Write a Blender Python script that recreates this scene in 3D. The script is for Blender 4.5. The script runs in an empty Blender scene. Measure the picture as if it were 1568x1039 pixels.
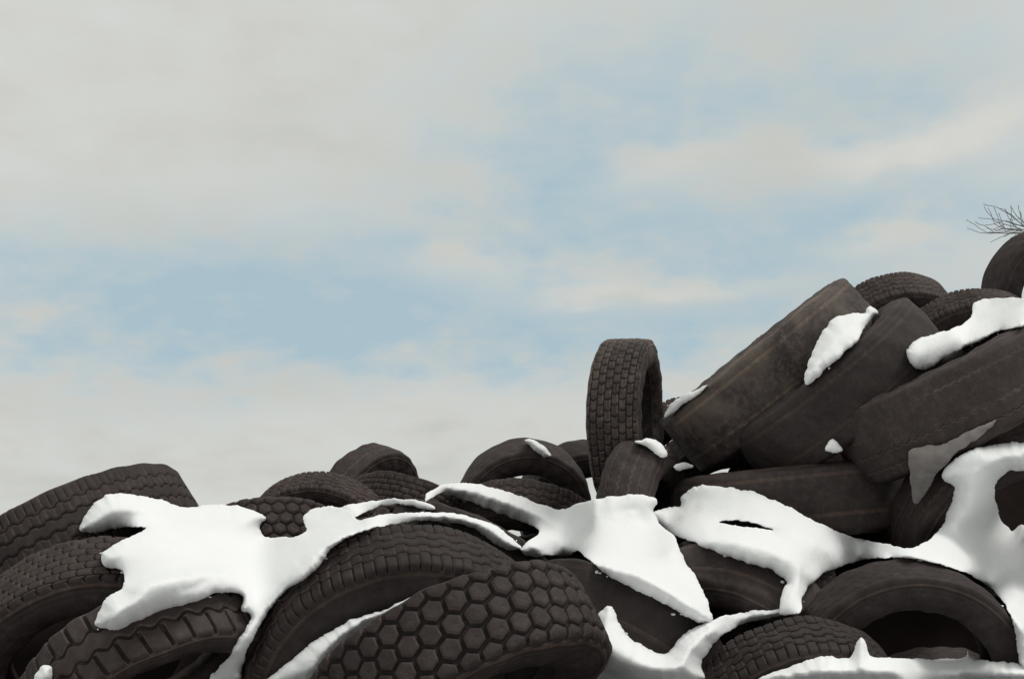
import bpy, math, random
import numpy as np
from mathutils import Vector, noise, Matrix
from mathutils.bvhtree import BVHTree
from mathutils.geometry import delaunay_2d_cdt

random.seed(4); np.random.seed(4)
scene = bpy.context.scene
scene.view_settings.view_transform = 'Standard'
scene.view_settings.look = 'None'
scene.view_settings.exposure = 0

# ------------------------------------------------------------------ image frame
# The pile is placed by image pixels seen from the photographer's stand-point (eye 1.5 m up, looking 16 deg upward):
# horizontal / vertical image pixels and an assumed depth in metres -> world metres.
EYE = Vector((0, 0, 1.5)); TH = math.radians(16.19); C_, S_ = math.cos(TH), math.sin(TH)
F = 2000.0; CX, CY = 784.0, 519.5
def pos(h, v, d):
    r = (h-CX)/F*d; u = (CY-v)/F*d
    return Vector((r, d*C_-u*S_, 1.5+d*S_+u*C_))
def vec(r, u, t):
    return Vector((r, -t*C_-u*S_, -t*S_+u*C_)).normalized()

# ------------------------------------------------------------------ materials
def new_mat(name):
    m = bpy.data.materials.new(name); m.use_nodes = True
    nt = m.node_tree
    return m, nt, nt.nodes['Principled BSDF']
def N(nt, t, **kw):
    n = nt.nodes.new(t)
    for k, v in kw.items(): setattr(n, k, v)
    return n
def noise_n(nt, scale, detail=4, rough=.55, src=None):
    n = N(nt, 'ShaderNodeTexNoise'); n.inputs['Scale'].default_value = scale
    n.inputs['Detail'].default_value = detail; n.inputs['Roughness'].default_value = rough
    if src is not None: nt.links.new(src, n.inputs['Vector'])
    return n
def ramp(nt, fac, pts):
    r = N(nt, 'ShaderNodeValToRGB'); nt.links.new(fac, r.inputs[0])
    while len(r.color_ramp.elements) < len(pts): r.color_ramp.elements.new(.5)
    for e, (p, c) in zip(r.color_ramp.elements, pts):
        e.position = p; e.color = (*c, 1) if len(c) == 3 else c
    return r
def mixc(nt, fac, a, b, blend='MIX'):
    m = N(nt, 'ShaderNodeMix', data_type='RGBA', blend_type=blend)
    for sock, v in ((m.inputs[0], fac), (m.inputs[6], a), (m.inputs[7], b)):
        if isinstance(v, (int, float)): sock.default_value = v
        elif isinstance(v, tuple): sock.default_value = (*v, 1)
        else: nt.links.new(v, sock)
    return m.outputs[2]
def math_n(nt, op, a, b=None, c=None, clamp=False):
    m = N(nt, 'ShaderNodeMath', operation=op, use_clamp=clamp)
    for i, v in enumerate((a, b, c)):
        if v is None: continue
        if isinstance(v, (int, float)): m.inputs[i].default_value = v
        else: nt.links.new(v, m.inputs[i])
    return m.outputs[0]

def rubber_material(name, worn):
    m, nt, b = new_mat(name)
    tc = N(nt, 'ShaderNodeTexCoord'); oi = N(nt, 'ShaderNodeObjectInfo')
    off = N(nt, 'ShaderNodeVectorMath', operation='ADD')
    rv = N(nt, 'ShaderNodeCombineXYZ'); r10 = math_n(nt, 'MULTIPLY', oi.outputs['Random'], 37.)
    nt.links.new(r10, rv.inputs[0]); nt.links.new(r10, rv.inputs[1])
    nt.links.new(tc.outputs['Object'], off.inputs[0]); nt.links.new(rv.outputs[0], off.inputs[1])
    P = off.outputs[0]
    n1 = noise_n(nt, 5, 5, .65, P); n2 = noise_n(nt, 42, 6, .7, P)
    dark = (0.022, 0.0162, 0.0158); mid = (0.040, 0.0305, 0.0295)
    c = mixc(nt, ramp(nt, n1.outputs[0], [(.35, (0,)*3), (.68, (1,)*3)]).outputs[0], dark, mid)
    dustf = ramp(nt, n2.outputs[0], [(.46, (0,)*3), (.75, (1,)*3)]).outputs[0]
    c = mixc(nt, math_n(nt, 'MULTIPLY', dustf, .3 if not worn else .8), c, (0.10, 0.083, 0.075))
    if worn:      # sun-bleached, dusty areas
        nb = noise_n(nt, 2.6, 4, .6, P)
        bl = ramp(nt, nb.outputs[0], [(.5, (0,)*3), (.66, (.7,)*3)]).outputs[0]
        c = mixc(nt, bl, c, (.105, .086, .070))
    at = N(nt, 'ShaderNodeAttribute', attribute_name='tread_tone')
    tops = ramp(nt, at.outputs['Fac'], [(0., (.42,)*3), (.45, (.72,)*3), (.8, (2.4, 2.15, 1.9)), (.97, (1.1,)*3)]).outputs[0]  # groove floors darker, block rims and shoulder edges lighter with dust
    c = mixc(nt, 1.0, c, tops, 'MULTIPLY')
    var = N(nt, 'ShaderNodeMapRange'); nt.links.new(oi.outputs['Random'], var.inputs[0])
    var.inputs[3].default_value = .68; var.inputs[4].default_value = 1.3
    vc = N(nt, 'ShaderNodeCombineColor')
    for i in range(3): nt.links.new(var.outputs[0], vc.inputs[i])
    c = mixc(nt, 1.0, c, vc.outputs[0], 'MULTIPLY')
    nt.links.new(c, b.inputs['Base Color'])
    b.inputs['Roughness'].default_value = .68
    b.inputs['Specular IOR Level'].default_value = .26
    bp = N(nt, 'ShaderNodeBump'); bp.inputs['Strength'].default_value = .6; bp.inputs['Distance'].default_value = .0025
    nt.links.new(n2.outputs[0], bp.inputs['Height'])
    nt.links.new(bp.outputs[0], b.inputs['Normal'])
    return m
M_R = rubber_material('rubber', False); M_W = rubber_material('rubber_weathered', True)

def snow_material():
    m, nt, b = new_mat('snow')
    tc = N(nt, 'ShaderNodeTexCoord')
    n1 = noise_n(nt, 3.5, 4, .5, tc.outputs['Object']); n2 = noise_n(nt, 45, 6, .65, tc.outputs['Object'])
    c = mixc(nt, n1.outputs[0], (.84, .86, .875), (.90, .905, .90))
    nt.links.new(c, b.inputs['Base Color'])
    b.inputs['Roughness'].default_value = 1.; b.inputs['Specular IOR Level'].default_value = .05
    bp = N(nt, 'ShaderNodeBump'); bp.inputs['Strength'].default_value = .5; bp.inputs['Distance'].default_value = .006
    nt.links.new(n2.outputs[0], bp.inputs['Height'])
    nt.links.new(bp.outputs[0], b.inputs['Normal'])
    return m
M_S = snow_material()

m, nt, b = new_mat('gap_shade_core')  # near-black base colour puts the shade between tires into the material
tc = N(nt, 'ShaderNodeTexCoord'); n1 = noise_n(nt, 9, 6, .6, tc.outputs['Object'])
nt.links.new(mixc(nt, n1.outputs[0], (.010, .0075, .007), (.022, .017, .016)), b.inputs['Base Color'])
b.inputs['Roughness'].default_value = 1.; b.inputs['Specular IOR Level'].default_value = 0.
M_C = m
m, nt, b = new_mat('frosted_rubber')
tc = N(nt, 'ShaderNodeTexCoord'); n1 = noise_n(nt, 30, 6, .6, tc.outputs['Object'])
nt.links.new(mixc(nt, n1.outputs[0], (.09, .075, .07), (.34, .32, .31)), b.inputs['Base Color'])
b.inputs['Roughness'].default_value = .8
M_F = m
m, nt, b = new_mat('bark')
tc = N(nt, 'ShaderNodeTexCoord'); n1 = noise_n(nt, 12, 6, .6, tc.outputs['Object'])
nt.links.new(mixc(nt, n1.outputs[0], (.07, .055, .045), (.14, .115, .10)), b.inputs['Base Color'])
b.inputs['Roughness'].default_value = .9
M_B = m

# ------------------------------------------------------------------ mesh helpers
def mesh_np(name, V, Fq, mat, smooth=True):
    me = bpy.data.meshes.new(name)
    V = np.asarray(V, dtype=np.float32); Fq = np.asarray(Fq, dtype=np.int32); k = Fq.shape[1]
    me.vertices.add(len(V)); me.vertices.foreach_set('co', V.ravel())
    me.loops.add(Fq.size); me.loops.foreach_set('vertex_index', Fq.ravel())
    me.polygons.add(len(Fq)); me.polygons.foreach_set('loop_start', np.arange(0, Fq.size, k, dtype=np.int32))
    me.update(calc_edges=True)
    me.polygons.foreach_set('use_smooth', np.full(len(Fq), smooth, dtype=bool))
    me.materials.append(mat); me.update()
    return me
def catmull(P, sub, closed=False):
    P = np.asarray(P, float); n = len(P); out = []
    rng = range(n) if closed else range(n-1)
    for i in rng:
        if closed: p0, p1, p2, p3 = P[i-1], P[i], P[(i+1) % n], P[(i+2) % n]
        else: p0, p1, p2, p3 = P[max(i-1, 0)], P[i], P[i+1], P[min(i+2, n-1)]
        k = sub if isinstance(sub, int) else max(1, int(np.linalg.norm(p2-p1)/sub))
        for j in range(k):
            t = j/k
            out.append(.5*((2*p1)+(-p0+p2)*t+(2*p0-5*p1+4*p2-p3)*t*t+(-p0+3*p1-3*p2+p3)*t**3))
    if not closed: out.append(P[-1])
    return np.array(out)
def sstep(a, b, x):
    t = np.clip((x-a)/(b-a), 0, 1); return t*t*(3-2*t)

def tread(kind, u, s, L, half, rs):
    """height of the tread (1 = block top, 0 = groove floor); u along circumference, s across"""
    if kind == 'hex':
        p = L/round(L/.048)
        k1 = 2*np.pi/L
        u = u+.0012*np.sin(s*70+u*k1*5); s = s+.0010*np.sin(u*k1*17)
        x = u/p; y = s/p
        rx, ry = 1., 1.7320508
        ax, ay = np.mod(x, rx)-.5, np.mod(y, ry)-ry/2
        bx, by = np.mod(x-.5, rx)-.5, np.mod(y-ry/2, ry)-ry/2
        sel = (ax*ax+ay*ay) < (bx*bx+by*by)
        gx = np.abs(np.where(sel, ax, bx)); gy = np.abs(np.where(sel, ay, by))
        d = .5-np.maximum(gx*.5+gy*.8660254, gx)
        sipe = 1-.25*(1-sstep(.0, .03, np.abs(np.where(sel, ay, by)+.12*np.sin(np.where(sel, ax, bx)*12))))*(d > .12)
        return sstep(.05, .14, d)*sipe, .012
    if kind == 'block':
        rows = 6; w = 2*half/rows; r = np.floor((s+half)/w)
        p = L/round(L/.042); zig = .007*np.abs(np.mod((s+half)/w, 1.)-.5)*2
        uu = np.mod((u+zig)/p+.5*np.mod(r, 2), 1.)
        dv = (.5-np.abs(np.mod((s+half)/w, 1.)-.5))*w; du = (.5-np.abs(uu-.5))*p
        return np.minimum(sstep(.001, .004, dv), sstep(.0015, .005, du)), .008
    if kind == 'rib':
        p = L/round(L/.05); z = .004*np.sign(np.sin(2*np.pi*u/p))*sstep(0, .5, np.abs(np.sin(2*np.pi*u/p)))
        h = np.ones_like(u)
        for c in (-.6, -.2, .2, .6):
            h = np.minimum(h, sstep(.001, .005, np.abs(s+z-c*half)))
        q = L/round(L/.025); du = (.5-np.abs(np.mod(u/q, 1)-.5))*q
        h = np.minimum(h, np.where(np.abs(s) > half*.64, sstep(.0005, .003, du), 1.))
        h = np.minimum(h, np.where((np.abs(s) < half*.56) & (np.abs(s) > half*.24), .55+.45*sstep(.001, .004, du), 1.))
        return h, .008
    if kind == 'lug':
        p = L/round(L/.05); k = np.mod(u/p+.5*(s > 0)+.25*s/half, 1.)
        du = (.5-np.abs(k-.5))*p
        h = np.where(np.abs(s) > half*.38, sstep(.002, .007, du), 1.)
        z = .006*np.sin(2*np.pi*u/p)
        h = np.minimum(h, sstep(.002, .006, np.abs(np.abs(s+z)-half*.34)))
        return h, .010
    h = np.ones_like(u)
    if kind == 'worn':
        p = L/round(L/.03); z = .003*np.sin(2*np.pi*u/p)
        for c in (-.72, -.25, .25, .72): h = np.minimum(h, sstep(.0005, .004, np.abs(s+z-c*half)))
        patchy = .5+.5*np.sin(u*2.1+3*s/half)*np.cos(u*.9+1.3)
        return 1-(1-h)*sstep(.15, .7, patchy), .0035
    for c in (-.82, .5): h = np.minimum(h, sstep(0, .006, np.abs(s-c*half)))
    return 1-(1-h)*.5, .002

def tire_mesh(name, R, W, kind, nseg, nt, seed, bead=.6, mat=None):
    rs = np.random.RandomState(seed)
    H = R*(1-bead)
    a = np.linspace(0, .8, 7); half = [(x, R-.04*H*(x/.8)**2.5) for x in a]
    half += [(.875, R-.085*H), (.925, R-.18*H), (.965, R-.34*H), (1., R-.52*H), (.97, R-.70*H), (.88, R-.85*H),
             (.77, R-.95*H), (.68, R-1.0*H), (.59, R-.98*H), (.62, R-.88*H), (.78, R-.7*H), (.88, R-.5*H),
             (.86, R-.3*H), (.72, R-.17*H), (.4, R-.12*H), (0, R-.11*H)]
    P = catmull(half, 10); P[:, 0] *= W/2
    seg = np.r_[0, np.cumsum(np.hypot(*np.diff(P, axis=0).T))]
    s_sh = seg[8*10]; s_bead = seg[14*10]
    ss = np.r_[np.linspace(0, s_sh, nt//2, endpoint=False), np.linspace(s_sh, s_bead, 30, endpoint=False),
               np.linspace(s_bead, seg[-1], 10)]
    A = np.interp(ss, seg, P[:, 0]); Rr = np.interp(ss, seg, P[:, 1])
    A = np.r_[A, -A[1:-1][::-1]]; Rr = np.r_[Rr, Rr[1:-1][::-1]]; sg = np.r_[ss, -ss[1:-1][::-1]]
    K = len(A)
    dA = np.roll(A, -1)-np.roll(A, 1); dR = np.roll(Rr, -1)-np.roll(Rr, 1); l = np.hypot(dA, dR)+1e-9
    nA, nR = -dR/l, dA/l
    phi = np.arange(nseg)/nseg*2*np.pi
    L = 2*np.pi*R
    U, Sg = np.meshgrid(phi*R, sg, indexing='ij')
    h, depth = tread(kind, U, Sg, L, W/2*.8, rs)
    inT = (np.abs(Sg) < s_sh).astype(float)*1.0
    fade = 1-sstep(s_sh*.93, s_sh, np.abs(Sg))
    disp = -depth*(1-h)*inT*fade
    sw = (np.abs(Sg) > s_sh) & (np.abs(Sg) < s_bead)
    q = (np.abs(Sg)-s_sh)/(s_bead-s_sh)
    for c, w_, hh in ((.06, .02, .0025), (.2, .012, .0015), (.62, .015, .002), (.74, .012, .0015), (.88, .02, .003)):
        disp += np.where(sw, hh*np.exp(-((q-c)/w_)**2), 0)
    cell = np.floor(U/.014).astype(int); tab = rs.rand(1000) > .5
    grp = (np.floor(U/.11).astype(int) % 3 == 0)
    let = sw & (q > .33) & (q < .47) & grp & tab[cell % 1000] & (np.mod(U/.014, 1) < .75)
    disp += np.where(let, .0012, 0)
    # chunks, dents and sag
    ph = rs.uniform(0, 6.28, 6)
    disp += np.where(np.abs(Sg) < s_bead, .0024*np.sin(9*phi+ph[0])[:, None]*np.sin(Sg/W*5+ph[1])+.0016*np.sin(23*phi+ph[2])[:, None]*np.cos(Sg/W*11+ph[3]), 0)
    e1, e2 = rs.uniform(-.03, .03), rs.uniform(0, 6.28)
    wob = rs.uniform(-.014, .014)*W*4
    ov = 1+e1*np.cos(2*(phi-e2))+.008*np.cos(3*phi+ph[4])
    RR = (Rr[None]+nR[None]*disp)*ov[:, None]
    AA = A[None]+nA[None]*disp+(wob*np.sin(2*phi+e2))[:, None]
    V = np.stack([RR*np.cos(phi)[:, None], RR*np.sin(phi)[:, None], AA], -1).reshape(-1, 3)
    i = np.arange(nseg)[:, None]; j = np.arange(K)[None]
    i2 = (i+1) % nseg; j2 = (j+1) % K
    Fq = np.stack([i*K+j+0*i2, i2*K+j, i2*K+j2, i*K+j2+0*i2], -1).reshape(-1, 4)
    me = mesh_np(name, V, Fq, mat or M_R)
    tread_tone = np.where(inT > 0, h*.999, .98).ravel().astype(np.float32)
    tread_tone = np.where(((q > .02) & (q < .09)).ravel(), .85, tread_tone).astype(np.float32)
    at = me.attributes.new('tread_tone', 'FLOAT', 'POINT'); at.data.foreach_set('value', tread_tone)
    st = max(1, nseg//64); idx = list(range(0, nseg, st)); jj = list(range(0, K, 4))
    Vc = V.reshape(nseg, K, 3)[idx][:, jj]
    n_, k_ = Vc.shape[:2]
    Fc = [(x*k_+y, ((x+1) % n_)*k_+y, ((x+1) % n_)*k_+(y+1) % k_, x*k_+(y+1) % k_) for x in range(n_) for y in range(k_)]
    return me, Vc.reshape(-1, 3), Fc

bv, bf, bid = [], [], []
def add_proxy(V, Fc, M, tag):
    o = len(bv)
    bv.extend([M @ Vector(v) for v in V]); bf.extend([tuple(i+o for i in f) for f in Fc]); bid.extend([tag]*len(Fc))

# tag: (h, v, depth, R, W, axis(right, up, toward eye), tread, detail, material, bead ratio)
TIRES = {
 'A': (698,1048,2.70,.328,.195,(.433,-.745,.5),'hex',2,0,.6),
 'B': (618,1031,3.00,.36,.18,(.20,-.42,.88),'rib',2,0,.62),
 'C': (232,1038,2.90,.275,.17,(.48,-.70,.52),'lug',2,0,.66),
 'D': (150,1016,3.50,.36,.20,(.22,-.45,.87),'block',2,0,.62),
 'E': (100,866,4.20,.45,.25,(.52,-.82,.25),'rib',2,0,.6),
 'F': (410,860,4.60,.30,.20,(.15,-.75,.60),'hex',1,0,.62),
 'G': (490,840,4.90,.30,.14,(-.1,-.40,.91),'rib',1,0,.72),
 'H': (558,785,5.60,.30,.15,(.80,-.28,.52),'worn',1,0,.6),
 'I': (632,806,5.30,.30,.19,(-.30,-.8,.5),'block',1,0,.6),
 'J': (800,776,5.80,.30,.20,(.1,-.3,.95),'worn',1,0,.6),
 'K': (895,780,6.20,.33,.20,(.2,-.3,.9),'worn',1,0,.6),
 'L': (812,822,5.20,.30,.20,(-.15,-.75,.6),'rib',1,0,.6),
 'M': (715,862,4.40,.30,.18,(-.4,-.8,.4),'worn',1,0,.6),
 'N_': (610,895,4.20,.28,.18,(0,-.7,.7),'rib',1,0,.6),
 'O': (962,652,5.00,.335,.20,(.95,.03,.25),'block',2,1,.64),
 'P': (976,806,4.60,.30,.19,(.90,-.12,.36),'worn',1,0,.6),
 'Q': (1220,770,4.70,.43,.25,(.08,-.98,.15),'bald',1,0,.6),
 'R': (1180,575,4.95,.445,.27,(.62,-.77,.10),'bald',2,1,.6),
 'S': (1283,600,4.65,.405,.25,(.64,-.77,.08),'bald',2,0,.6),
 'U': (1465,610,4.40,.42,.27,(.45,-.89,.12),'worn',2,0,.6),
 'V': (1370,502,6.50,.30,.2,(.1,-.6,.75),'rib',1,0,.6),
 'X': (1490,546,6.00,.33,.18,(-.1,-.5,.86),'rib',1,0,.58),
 'Y': (1605,455,6.80,.35,.22,(.2,-.2,.95),'worn',1,0,.6),
 'AA': (1386,1036,3.30,.30,.15,(.02,-.2,.98),'worn',2,0,.68),
 'BB': (1222,1112,3.10,.27,.15,(.1,-.38,.92),'rib',2,0,.70),
 'CC': (1400,1111,3.55,.26,.15,(.2,-.6,.75),'worn',1,0,.6),
 'DD': (1120,980,3.75,.30,.2,(-.4,-.5,.75),'bald',1,0,.6),
 'EE': (930,1000,3.30,.30,.2,(-.4,-.7,.5),'bald',1,0,.6),
 'HH': (1540,790,4.35,.38,.22,(.2,-.5,.8),'worn',1,0,.62),
 'JJ': (1150,899,4.00,.25,.2,(-.1,-.8,.5),'rib',1,0,.6),
 'LL': (1060,712,5.60,.30,.2,(0,-.3,.95),'rib',1,0,.6),
 'MM': (1105,752,5.45,.30,.2,(.1,-.4,.9),'worn',1,0,.5),
}
for k, (tag, (h, v, d, R, W, ax, kind, det, mt, bead)) in enumerate(TIRES.items()):
    nseg, nt_ = {2: (760, 70), 1: (400, 44)}[det]
    me, Vc, Fc = tire_mesh('tire', R, W, kind, nseg, nt_, k+11, bead, (M_R, M_W)[mt])
    ob = bpy.data.objects.new('tire', me); scene.collection.objects.link(ob)
    q = vec(*ax).to_track_quat('Z', 'Y')
    ob.matrix_world = Matrix.LocRotScale(pos(h, v, d), q, None) @ Matrix.Rotation(k*1.7, 4, 'Z')
    add_proxy(Vc, Fc, ob.matrix_world, tag)

# ------------------------------------------------------------------ heap core
def sm(a, b, x):
    t = min(1, max(0, (x-a)/(b-a))); return t*t*(3-2*t)
def core_h(x, y):
    cap = 2.12+1.3*sm(.4, 1.9, x)-.5*sm(2.5, 6, abs(x))
    sl = .58+.08*sm(.4, 1.9, x)
    z = 1.48+sl*(y-3.8)
    k = .25; hh = max(0, min(1, .5+.5*(cap-z)/k)); z = cap*(1-hh)+z*hh-k*hh*(1-hh)
    yb = 5.4+2.0*sm(.4, 1.9, x)
    if y > yb: z -= (y-yb)*.75
    z -= max(0, abs(x)-4)*.55
    z += .10*noise.noise(Vector((x*2.2, y*2.2, 0)))+.04*noise.noise(Vector((x*7, y*7, 3)))
    return max(z, -.15)
xs = np.arange(-8, 8.01, .1); ys = np.arange(.7, 11.5, .1)
V = [(x, y, core_h(x, y)) for x in xs for y in ys]; ny = len(ys)
Fc = [(i*ny+j, (i+1)*ny+j, (i+1)*ny+j+1, i*ny+j+1) for i in range(len(xs)-1) for j in range(ny-1)]
me = mesh_np('heap_core_filler', V, Fc, M_C); ob = bpy.data.objects.new('heap_core_filler', me); scene.collection.objects.link(ob)  # added filler mound behind the tires, dark so their gaps read as shade
add_proxy(V, Fc, Matrix(), 'core')

# tires of the rest of the heap (flanks and foot)
kinds = ['rib', 'worn', 'block', 'lug']
base = [tire_mesh('tire', .32, .21, kk, 240, 36, 90+i, .61)[0] for i, kk in enumerate(kinds)]
rr = random.Random(8)
spots = []
for _ in range(900):
    x = rr.uniform(-5, 5.6); y = rr.uniform(1.6, 7.5)
    z = core_h(x, y)
    if z < .1: continue
    rel = Vector((x, y, z+.35))-EYE
    dep = rel.y*C_+rel.z*S_; up = -rel.y*S_+rel.z*C_
    hx = abs(rel.x/dep); vy = up/dep
    if hx < .55 and vy > -.40: continue
    if rel.length < 1.9: continue
    if any((Vector((x, y))-s).length < .46 for s in spots): continue
    spots.append(Vector((x, y)))
    ob = bpy.data.objects.new('tire', rr.choice(base)); scene.collection.objects.link(ob)
    axv = Vector((rr.uniform(-.7, .7), rr.uniform(-1, .2), rr.uniform(.2, 1.))).normalized()
    ob.matrix_world = Matrix.LocRotScale(Vector((x, y, z+.08)), axv.to_track_quat('Z', 'Y'), None)
    if len(spots) > 75: break

# ------------------------------------------------------------------ snow
bvh = BVHTree.FromPolygons(bv, bf)
def probe(h, v, excl):
    dirv = (pos(h, v, 1.)-EYE); ln = dirv.length; dn = dirv/ln
    o = EYE.copy(); tot = 0
    for _ in range(10):
        loc, nrm, idx, dist = bvh.ray_cast(o, dn)
        if loc is None: return 6.0
        tot += dist
        if bid[idx] in excl: o = loc+dn*.004; tot += .004; continue
        return min(6.6, tot/ln)
    return 6.0
def inside(P, poly):
    x, y = P[:, 0], P[:, 1]; r = np.zeros(len(P), bool); n = len(poly)
    for i in range(n):
        x1, y1 = poly[i-1]; x2, y2 = poly[i]
        if y1 == y2: continue
        c = ((y1 > y) != (y2 > y)) & (x < (x2-x1)*(y-y1)/(y2-y1)+x1); r ^= c
    return r
def edge_dist(P, loops):
    D = np.full(len(P), 1e9)
    for poly in loops:
        A = poly; B = np.roll(poly, -1, axis=0)
        for a, b_ in zip(A, B):
            ab = b_-a; t = np.clip(((P-a)@ab)/(ab@ab+1e-9), 0, 1)
            D = np.minimum(D, np.hypot(*(P-a-t[:, None]*ab).T))
    return D
SV, SF = [], []
cr = random.Random(5)
def crumb(c, r):
    """small irregular lump of snow"""
    o = len(SV); nl, nm = 5, 8
    sq = [cr.uniform(.6, 1.5) for _ in range(3)]
    for i in range(nl+1):
        t = math.pi*i/nl
        for j in range(nm):
            p = 2*math.pi*j/nm
            d = Vector((math.sin(t)*math.cos(p)*sq[0], math.sin(t)*math.sin(p)*sq[1], math.cos(t)*.6*sq[2]))
            SV.append(c+d*r*(1+.35*noise.noise((c+d*r)*60)))
    for i in range(nl):
        for j in range(nm):
            a, b_ = o+i*nm+j, o+i*nm+(j+1) % nm
            SF.append((a, a+nm, b_+nm)); SF.append((a, b_+nm, b_))
def patch(outline, excl=(), holes=(), T=.095, re=42, out=None, rough=1.0, back=.07, dome=.055, lump=1.):
    VV, FF = out if out is not None else (SV, SF)
    loops = []
    for li, pl in enumerate([outline, *holes]):
        p = catmull(pl, 2.5, True)
        for _ in range(3): p = (np.roll(p, 1, 0)+2*p+np.roll(p, -1, 0))/4      # soften the outline
        nn = np.array([[noise.noise(Vector((q[0]*.07, q[1]*.07, 1.)))*2.6+noise.noise(Vector((q[0]*.25, q[1]*.25, 5.)))*1.4,
                        noise.noise(Vector((q[0]*.07, q[1]*.07, 9.)))*2.6+noise.noise(Vector((q[0]*.25, q[1]*.25, 7.)))*1.4] for q in p])
        loops.append(p+nn*rough)
    lo = loops[0].min(0)-8; hi = loops[0].max(0)+8
    g = 4.0
    gx = np.arange(lo[0], hi[0]+g, g); gy = np.arange(lo[1], hi[1]+g, g)
    D0 = np.array([[probe(x, y, excl) for x in gx] for y in gy])
    cells = np.array([[x, y] for y in gy for x in gx])
    msk = inside(cells, loops[0]) | (edge_dist(cells, loops[:1]) < 5)
    msk = msk.reshape(D0.shape)
    lim = np.where(msk, D0, 99.)
    # local minimum of the limit so the sheet never dips into the rubber between samples
    lp = np.pad(lim, 1, mode='edge')
    lim = np.min([lp[dy:dy+lim.shape[0], dx:dx+lim.shape[1]] for dy in range(3) for dx in range(3)], axis=0)
    D = np.where(msk, D0, 0.)
    for it in range(90):
        pm = np.pad(msk.astype(float), 1); pd = np.pad(D*msk, 1); w = 0; s_ = 0
        for dy in (0, 1, 2):
            for dx in (0, 1, 2):
                w = w+pm[dy:dy+D.shape[0], dx:dx+D.shape[1]]; s_ = s_+pd[dy:dy+D.shape[0], dx:dx+D.shape[1]]
        D = np.where(msk, s_/np.maximum(w, 1), 0)
        if it < 89: D = np.where(msk, np.minimum(D, lim-.012), 0)
    for it in range(6):
        pm = np.pad((D > 0).astype(float), 1); pd = np.pad(D, 1); w = 0; s_ = 0
        for dy in (0, 1, 2):
            for dx in (0, 1, 2):
                w = w+pm[dy:dy+D.shape[0], dx:dx+D.shape[1]]; s_ = s_+pd[dy:dy+D.shape[0], dx:dx+D.shape[1]]
        D = np.where(D > 0, D, s_/np.maximum(w, 1))
    def samp(P):
        fx = np.clip((P[:, 0]-gx[0])/g, 0, len(gx)-1.001); fy = np.clip((P[:, 1]-gy[0])/g, 0, len(gy)-1.001)
        ix, iy = fx.astype(int), fy.astype(int); tx, ty = fx-ix, fy-iy
        return (D[iy, ix]*(1-tx)*(1-ty)+D[iy, ix+1]*tx*(1-ty)+D[iy+1, ix]*(1-tx)*ty+D[iy+1, ix+1]*tx*ty)
    pts = [*loops]; edges = []; o = 0
    for p in loops:
        n = len(p); edges += [(o+i, o+(i+1) % n) for i in range(n)]; o += n
    extra = []
    for p in loops:
        tg = np.roll(p, -1, 0)-np.roll(p, 1, 0); tg /= (np.hypot(*tg.T)[:, None]+1e-9)
        for sgn in (1, -1):
            nr = np.stack([-tg[:, 1], tg[:, 0]], 1)*sgn
            for off in (.6, 1.6, 3.2, 5.8): extra.append((p+nr*off, off))
    gg = 4.0
    hx = np.array([[x+(j % 2)*gg/2, y] for j, y in enumerate(np.arange(lo[1], hi[1], gg)) for x in np.arange(lo[0], hi[0], gg)])
    hx += np.random.uniform(-.4, .4, hx.shape)
    def ins_all(P):
        r = inside(P, loops[0])
        for hl in loops[1:]: r &= ~inside(P, hl)
        return r
    hx = hx[ins_all(hx)]; hx = hx[edge_dist(hx, loops) > 7]
    sel = [hx]
    for P, off in extra:
        P = P[ins_all(P)]
        if len(P): sel.append(P[edge_dist(P, loops) > off*.85])
    allp = np.vstack(pts+sel)
    v2, e2, f2, *_ = delaunay_2d_cdt([Vector(p) for p in allp], edges, [], 0, 1e-4)
    P = np.array([[v.x, v.y] for v in v2]); Fa = np.array([f for f in f2 if len(f) == 3])
    Fa = Fa[ins_all(P[Fa].mean(1))]
    ds = edge_dist(P, loops)
    base = samp(P)
    s = np.clip(ds/re, 0, 1)
    front = base-T*np.sqrt(np.maximum(0, 1-(1-s)**2))-dome*(1-np.exp(-ds/45))
    fr = []
    for (x, y), d, e in zip(P, front, ds):
        w = pos(x, y, d)
        k = min(1, e/22)*lump
        d += k*(.095*noise.noise(w*2.6)+.028*noise.noise(w*6.5)+.004*noise.noise(w*24)+.0012*noise.noise(w*60))
        fr.append(pos(x, y, d))
    bk = [pos(x, y, max(d, f)+back) for (x, y), d, f in zip(P, base, front)]
    o = len(VV); n = len(P)
    VV.extend(fr); VV.extend(bk)
    a, b_, c = (fr[i] for i in Fa[0]); 
    flip = ((b_-a).cross(c-a)).dot(EYE-a) < 0
    cnt = {}
    for f in Fa:
        f = tuple(int(i) for i in (f[::-1] if flip else f))
        FF.append((o+f[0], o+f[1], o+f[2])); FF.append((o+n+f[2], o+n+f[1], o+n+f[0]))
        for i in range(3):
            e = (f[i], f[(i+1) % 3]); cnt[e] = 1
    for (i, j) in list(cnt):
        if (j, i) not in cnt:
            FF.append((o+j, o+i, o+n+i)); FF.append((o+j, o+n+i, o+n+j))
    if out is None:      # a few crumbs caught on the rubber right beside the drift
        lp0 = loops[0]
        for _ in range(int(len(lp0)*.05)):
            q = lp0[cr.randrange(len(lp0))]+np.array([cr.gauss(0, 3), abs(cr.gauss(0, 3))])
            if inside(np.array([q]), lp0)[0]: continue
            if not (0 < q[0] < 1568 and q[1] < 1040): continue
            dirv = (pos(q[0], q[1], 1.)-EYE).normalized()
            loc, nrm, idx, dist = bvh.ray_cast(EYE, dirv)
            if loc is None or bid[idx] == 'core': continue
            if nrm.dot(dirv) > 0: nrm = -nrm
            if nrm.z < .15: continue
            crumb(loc, cr.choice((.003, .003, .004, .006)))

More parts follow.
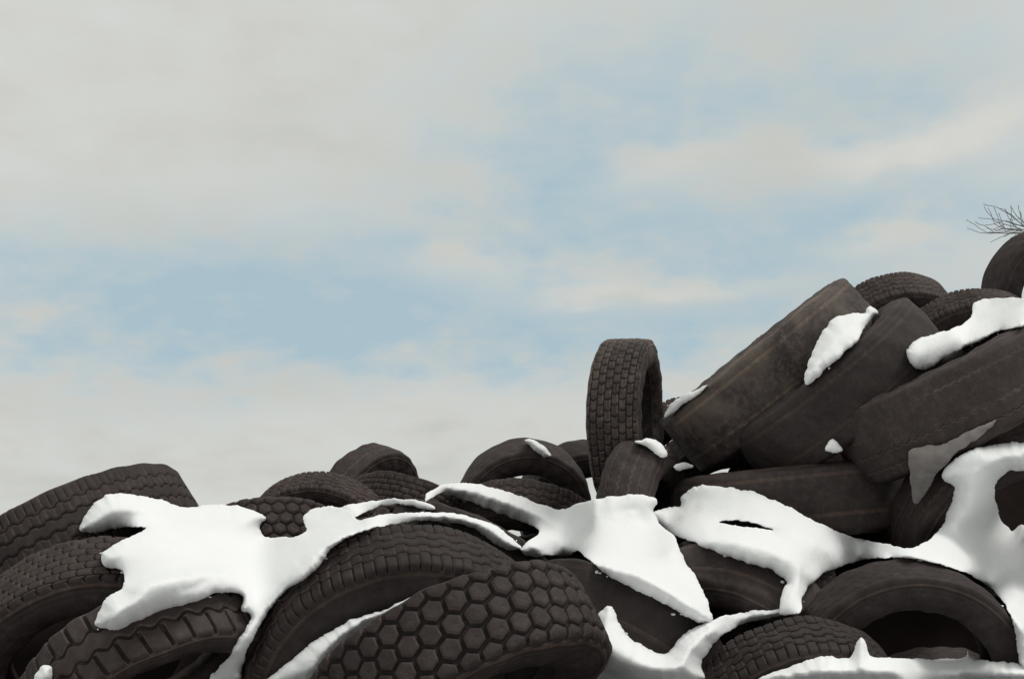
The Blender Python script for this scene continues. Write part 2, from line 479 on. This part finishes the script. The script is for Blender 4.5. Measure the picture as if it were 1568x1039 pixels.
patch([(122,812),(126,795),(148,767),(178,755),(225,760),(262,770),(285,777),(320,772),(365,774),(395,784),(408,793),(398,803),(404,820),
 (440,822),(470,812),(462,795),(478,779),(515,775),(540,784),(548,795),(590,787),(640,784),(700,786),(740,797),(772,813),(800,842),(760,834),
 (725,808),(690,799),(640,797),(580,806),(530,824),(503,845),(490,866),(465,887),(435,905),(412,935),(395,962),(377,1000),(362,1046),
 (318,1046),(345,1010),(372,968),(385,942),(368,934),(372,912),(340,906),(300,920),(250,933),(210,950),(178,963),(146,957),(153,935),
 (165,912),(188,900),(188,874),(160,866),(156,846),(188,826),(225,808),(180,808),(150,815)], excl=('A',))
patch([(515,778),(560,768),(605,763),(650,768),(668,779),(650,780),(620,772),(580,776),(548,789),(530,792)], re=8, T=.02, dome=.01, lump=.3)
patch([(410,1046),(440,1015),(490,975),(540,948),(590,932),(635,910),(672,900),(660,935),(620,960),(580,985),(545,1015),(530,1046)], excl=('A',))
patch([(653,768),(656,752),(690,739),(735,742),(790,757),(835,774),(862,779),(900,765),(950,758),(985,757),(1005,765),(1001,783),(1012,803),(1032,820),
 (1045,850),(1060,875),(1076,903),(1091,948),(1075,953),(1045,940),(1010,919),(965,899),(930,879),(900,854),(885,842),(875,850),(845,850),
 (805,850),(800,835),(826,814),(795,797),(745,777),(700,760),(680,752)], excl=('A',))
patch([(1000,785),(1018,777),(1043,774),(1042,762),(1062,746),(1090,743),(1150,752),(1200,772),(1250,798),(1300,820),(1350,831),(1385,838),(1410,833),
 (1438,812),(1453,780),(1462,745),(1443,735),(1447,715),(1475,694),(1510,682),(1574,678),(1574,714),(1545,722),(1526,737),(1523,757),
 (1532,792),(1549,813),(1574,816),(1574,1024),(1562,1018),(1552,960),(1534,917),(1500,888),(1450,867),(1390,854),(1320,857),(1268,874),
 (1240,895),(1228,915),(1226,936),(1194,939),(1198,903),(1205,890),(1180,872),(1130,857),(1080,838),(1050,825),(1028,818),(1008,802)],
 holes=[[(1100,798),(1122,796),(1155,801),(1182,810),(1184,812),(1150,807),(1117,803)]])
patch([(936,925),(945,945),(960,972),(985,988),(1018,1000),(1045,972),(1085,950),(1130,938),(1195,931),(1222,932),(1185,944),(1138,955),(1102,976),
 (1082,1000),(1072,1018),(1062,1046),(830,1046),(870,1036),(905,1020),(900,1005),(885,990),(900,960),(920,935)], excl=('A',))
patch([(1178,1046),(1225,1015),(1262,1003),(1300,1006),(1313,978),(1326,978),(1334,1004),(1400,1007),(1474,1008),(1482,995),(1494,1008),
 (1574,1019),(1574,1046)])
patch([(1233,586),(1236,560),(1253,520),(1273,490),(1300,480),(1324,479),(1328,469),(1346,477),(1328,495),(1317,515),(1292,541),(1264,565),(1245,585)])
patch([(1394,556),(1388,537),(1403,521),(1440,508),(1475,497),(1488,482),(1490,466),(1515,457),(1574,459),(1574,493),(1530,508),(1490,526),(1452,544),(1430,559),(1410,566)])
patch([(1017,641),(1022,622),(1045,606),(1083,590),(1066,606),(1042,622),(1024,638)], re=8, T=.02, lump=.3)
patch([(972,676),(1000,672),(1023,692),(1015,701),(990,683)], re=8, T=.02, lump=.3)
patch([(1029,715),(1040,709),(1063,711),(1055,718),(1035,720)], re=6, T=.015, dome=.01, lump=.2)
patch([(803,673),(822,675),(846,697),(835,700),(815,686)], re=7, T=.02, lump=.3)
patch([(50,1046),(63,1020),(80,1020),(74,1046)], re=8, T=.02, lump=.3)
patch([(1262,690),(1272,672),(1282,677),(1290,690)], re=6, T=.015, dome=.01, lump=.2)
me = mesh_np('snow', [tuple(v) for v in SV], SF, M_S)
ob = bpy.data.objects.new('snow', me); scene.collection.objects.link(ob)
FV, FFc = [], []
patch([(1394,688),(1440,680),(1480,662),(1525,642),(1500,668),(1460,698),(1428,735),(1410,768),(1398,768),(1393,720)], out=(FV, FFc), T=.01, dome=.01, back=.02, lump=.2)
me = mesh_np('torn_rubber_strip', [tuple(v) for v in FV], FFc, M_F)
ob = bpy.data.objects.new('torn_rubber_strip', me); scene.collection.objects.link(ob)

# ------------------------------------------------------------------ ground
n = 60; xs = np.sinh(np.linspace(-7, 7, n))*3
V = [(x, y, .0) for x in xs for y in xs]
Fc = [(i*n+j, (i+1)*n+j, (i+1)*n+j+1, i*n+j+1) for i in range(n-1) for j in range(n-1)]
me = mesh_np('ground', V, Fc, M_S); ob = bpy.data.objects.new('ground', me); scene.collection.objects.link(ob)

# ------------------------------------------------------------------ bare tree behind the heap
TV, TF = [], []
def tube(p0, p1, r0, r1, k=6):
    d = (p1-p0).normalized(); a = d.orthogonal().normalized(); b = d.cross(a); o = len(TV)
    for p, r in ((p0, r0), (p1, r1)):
        for i in range(k):
            t = 2*math.pi*i/k; TV.append(tuple(p+a*r*math.cos(t)+b*r*math.sin(t)))
    for i in range(k): TF.append((o+i, o+(i+1) % k, o+k+(i+1) % k, o+k+i))
tr = random.Random(21)
def grow(p, d, length, r, lvl, rmin=.0022):
    nseg = 5
    for i in range(nseg):
        d = (d+Vector((tr.gauss(0, .2), tr.gauss(0, .2), tr.gauss(.03, .16)))).normalized()
        q = p+d*length/nseg; r1 = max(rmin, r*(1-.13)); tube(p, q, r, r1, 6 if r > .02 else 4)
        p, r = q, r1
        if lvl > 0 and i > 0:
            for _ in range(1 if lvl > 3 or rmin > .0022 else 2):
                ax = d.orthogonal().normalized(); ax.rotate(Matrix.Rotation(tr.uniform(0, 6.28), 3, d))
                nd = (d*math.cos(.75)+ax*math.sin(.75)).normalized()
                grow(p, nd, length*tr.uniform(.3, .55), max(rmin, r*.55), lvl-1, rmin)
troot = pos(2230, 520, 14.5); troot.z = -.1
top = pos(2210, 440, 14.5)
tube(troot, troot+Vector((.05, 0, 1.8)), .17, .14, 12)
tube(troot+Vector((.05, 0, 1.8)), top, .14, .10, 12)
for k in range(5):
    aa = k*1.256+.3
    grow(top-Vector((0, 0, .45*k)), Vector((math.cos(aa)*.6, math.sin(aa)*.6, 1.1)).normalized(), 1.7, .06, 3)
# the long limb whose twigs show over the pile
l0 = top-Vector((0, 0, .5)); pth = [l0, pos(2050, 445, 14.4), pos(1880, 415, 14.2), pos(1730, 385, 14.), pos(1640, 368, 13.9), pos(1590, 358, 13.9)]
rad = [.06, .05, .04, .028, .018, .010]
for i in range(5): tube(pth[i], pth[i+1], rad[i], rad[i+1], 8)
for (h, v) in ((1508, 336), (1500, 348), (1518, 326), (1545, 326), (1515, 344), (1530, 340), (1525, 332), (1512, 322)):
    e = pos(h, v, 13.9+tr.uniform(-.3, .3)); s0 = pth[5]
    grow(s0, (e-s0).normalized(), (e-s0).length*.85, .007, 1, .003)
me = mesh_np('bare_tree', TV, TF, M_B); ob = bpy.data.objects.new('bare_tree', me); scene.collection.objects.link(ob)

# ------------------------------------------------------------------ light
SUN_EL, SUN_AZ = math.radians(60), math.radians(118)   # high, off the photographer's right shoulder
sd = Vector((math.sin(SUN_AZ)*math.cos(SUN_EL), math.cos(SUN_AZ)*math.cos(SUN_EL), math.sin(SUN_EL)))
L = bpy.data.lights.new('sun', 'SUN'); L.energy = 1.5; L.angle = math.radians(24); L.color = (1., .97, .93)
lo = bpy.data.objects.new('sun', L); scene.collection.objects.link(lo)
lo.rotation_euler = sd.to_track_quat('Z', 'Y').to_euler(); lo.location = (4, -8, 12)

w = bpy.data.worlds.new('World'); scene.world = w; w.use_nodes = True; nt = w.node_tree
bg = nt.nodes['Background']; bg.inputs[1].default_value = .1
sky = N(nt, 'ShaderNodeTexSky', sky_type='NISHITA'); sky.sun_disc = False
sky.sun_elevation = SUN_EL; sky.sun_rotation = SUN_AZ
tc = N(nt, 'ShaderNodeTexCoord'); sp = N(nt, 'ShaderNodeSeparateXYZ'); nt.links.new(tc.outputs['Generated'], sp.inputs[0])
X, Y, Z = sp.outputs
az = math_n(nt, 'ARCTAN2', X, Y)
zc = math_n(nt, 'ADD', math_n(nt, 'MAXIMUM', Z, 0.), .22)
cv = N(nt, 'ShaderNodeCombineXYZ'); nt.links.new(math_n(nt, 'DIVIDE', X, zc), cv.inputs[0]); nt.links.new(math_n(nt, 'DIVIDE', Y, zc), cv.inputs[1])
CVo = cv.outputs[0]
nA = noise_n(nt, 2.2, 3, .5, CVo); nB = noise_n(nt, 5.2, 5, .5, CVo); nC = noise_n(nt, 13, 6, .55, CVo)
nB.inputs['Distortion'].default_value = .2
def cen(n_, k): return math_n(nt, 'MULTIPLY', math_n(nt, 'SUBTRACT', n_.outputs[0], .5), k)
azd = math_n(nt, 'ADD', math_n(nt, 'ADD', az, cen(nA, .10)), cen(nC, .07))
zd = math_n(nt, 'ADD', math_n(nt, 'ADD', Z, cen(nB, .055)), cen(nC, .022))
def blob(px, py, sx, sy, amp, tilt=0.):
    a0 = (px-784)*.00052; z0 = .512-.00046*py; sa = sx*.00052; sz = sy*.00046
    da = math_n(nt, 'SUBTRACT', azd, a0); dz = math_n(nt, 'SUBTRACT', math_n(nt, 'SUBTRACT', zd, z0), math_n(nt, 'MULTIPLY', da, tilt))
    q = math_n(nt, 'ADD', math_n(nt, 'POWER', math_n(nt, 'DIVIDE', da, sa), 2.), math_n(nt, 'POWER', math_n(nt, 'DIVIDE', dz, sz), 2.))
    return math_n(nt, 'MULTIPLY', math_n(nt, 'EXPONENT', math_n(nt, 'MULTIPLY', q, -1.)), amp)
tot = None
for bb in [(120,470,380,120,.62,.1),(480,440,320,100,.52,.2),(680,500,420,85,.54,0),(1020,520,300,65,.44,0),(900,220,280,150,.46,.2),(1200,90,500,130,.32,.05),
           (1350,330,380,110,.55,0),(1420,180,240,60,.32,0),(1120,360,300,70,.3,0),(1220,470,280,45,.34,0),
           (985,440,170,26,-.6,0),(715,395,110,22,-.35,0),(1290,265,190,30,-.5,.1),(1340,380,110,24,-.45,0),(1040,245,130,30,-.45,.1),(1500,225,110,35,-.5,.2)]:
    o = blob(*bb); tot = o if tot is None else math_n(nt, 'ADD', tot, o)
det = math_n(nt, 'ADD', cen(nB, 1.7), cen(nC, 1.3))
blue = math_n(nt, 'ADD', tot, math_n(nt, 'MULTIPLY', det, math_n(nt, 'ADD', .25, math_n(nt, 'MULTIPLY', tot, 1.2))))
blue = ramp(nt, blue, [(0., (0,)*3), (.15, (.12,)*3), (.6, (.65,)*3), (1., (.95,)*3)]).outputs[0]
clear = mixc(nt, .88, sky.outputs[0], (4.15, 5.6, 6.25))
shade = math_n(nt, 'ADD', math_n(nt, 'ADD', .5, cen(nB, 1.0)), math_n(nt, 'ADD', cen(nA, .8), cen(nC, .7)))
cloud = mixc(nt, ramp(nt, shade, [(.1, (0,)*3), (.9, (1,)*3)]).outputs[0], (5.55, 5.65, 5.3), (6.9, 6.95, 6.6))
nt.links.new(mixc(nt, blue, cloud, clear), bg.inputs[0])

# ------------------------------------------------------------------ camera
cam = bpy.data.cameras.new('camera'); co = bpy.data.objects.new('camera', cam); scene.collection.objects.link(co)
cam.sensor_width = 36; cam.lens = 36*2000/1568; cam.clip_end = 8000; cam.clip_start = .05
co.location = EYE; co.rotation_euler = (math.pi/2+TH, 0, 0)
scene.camera = co
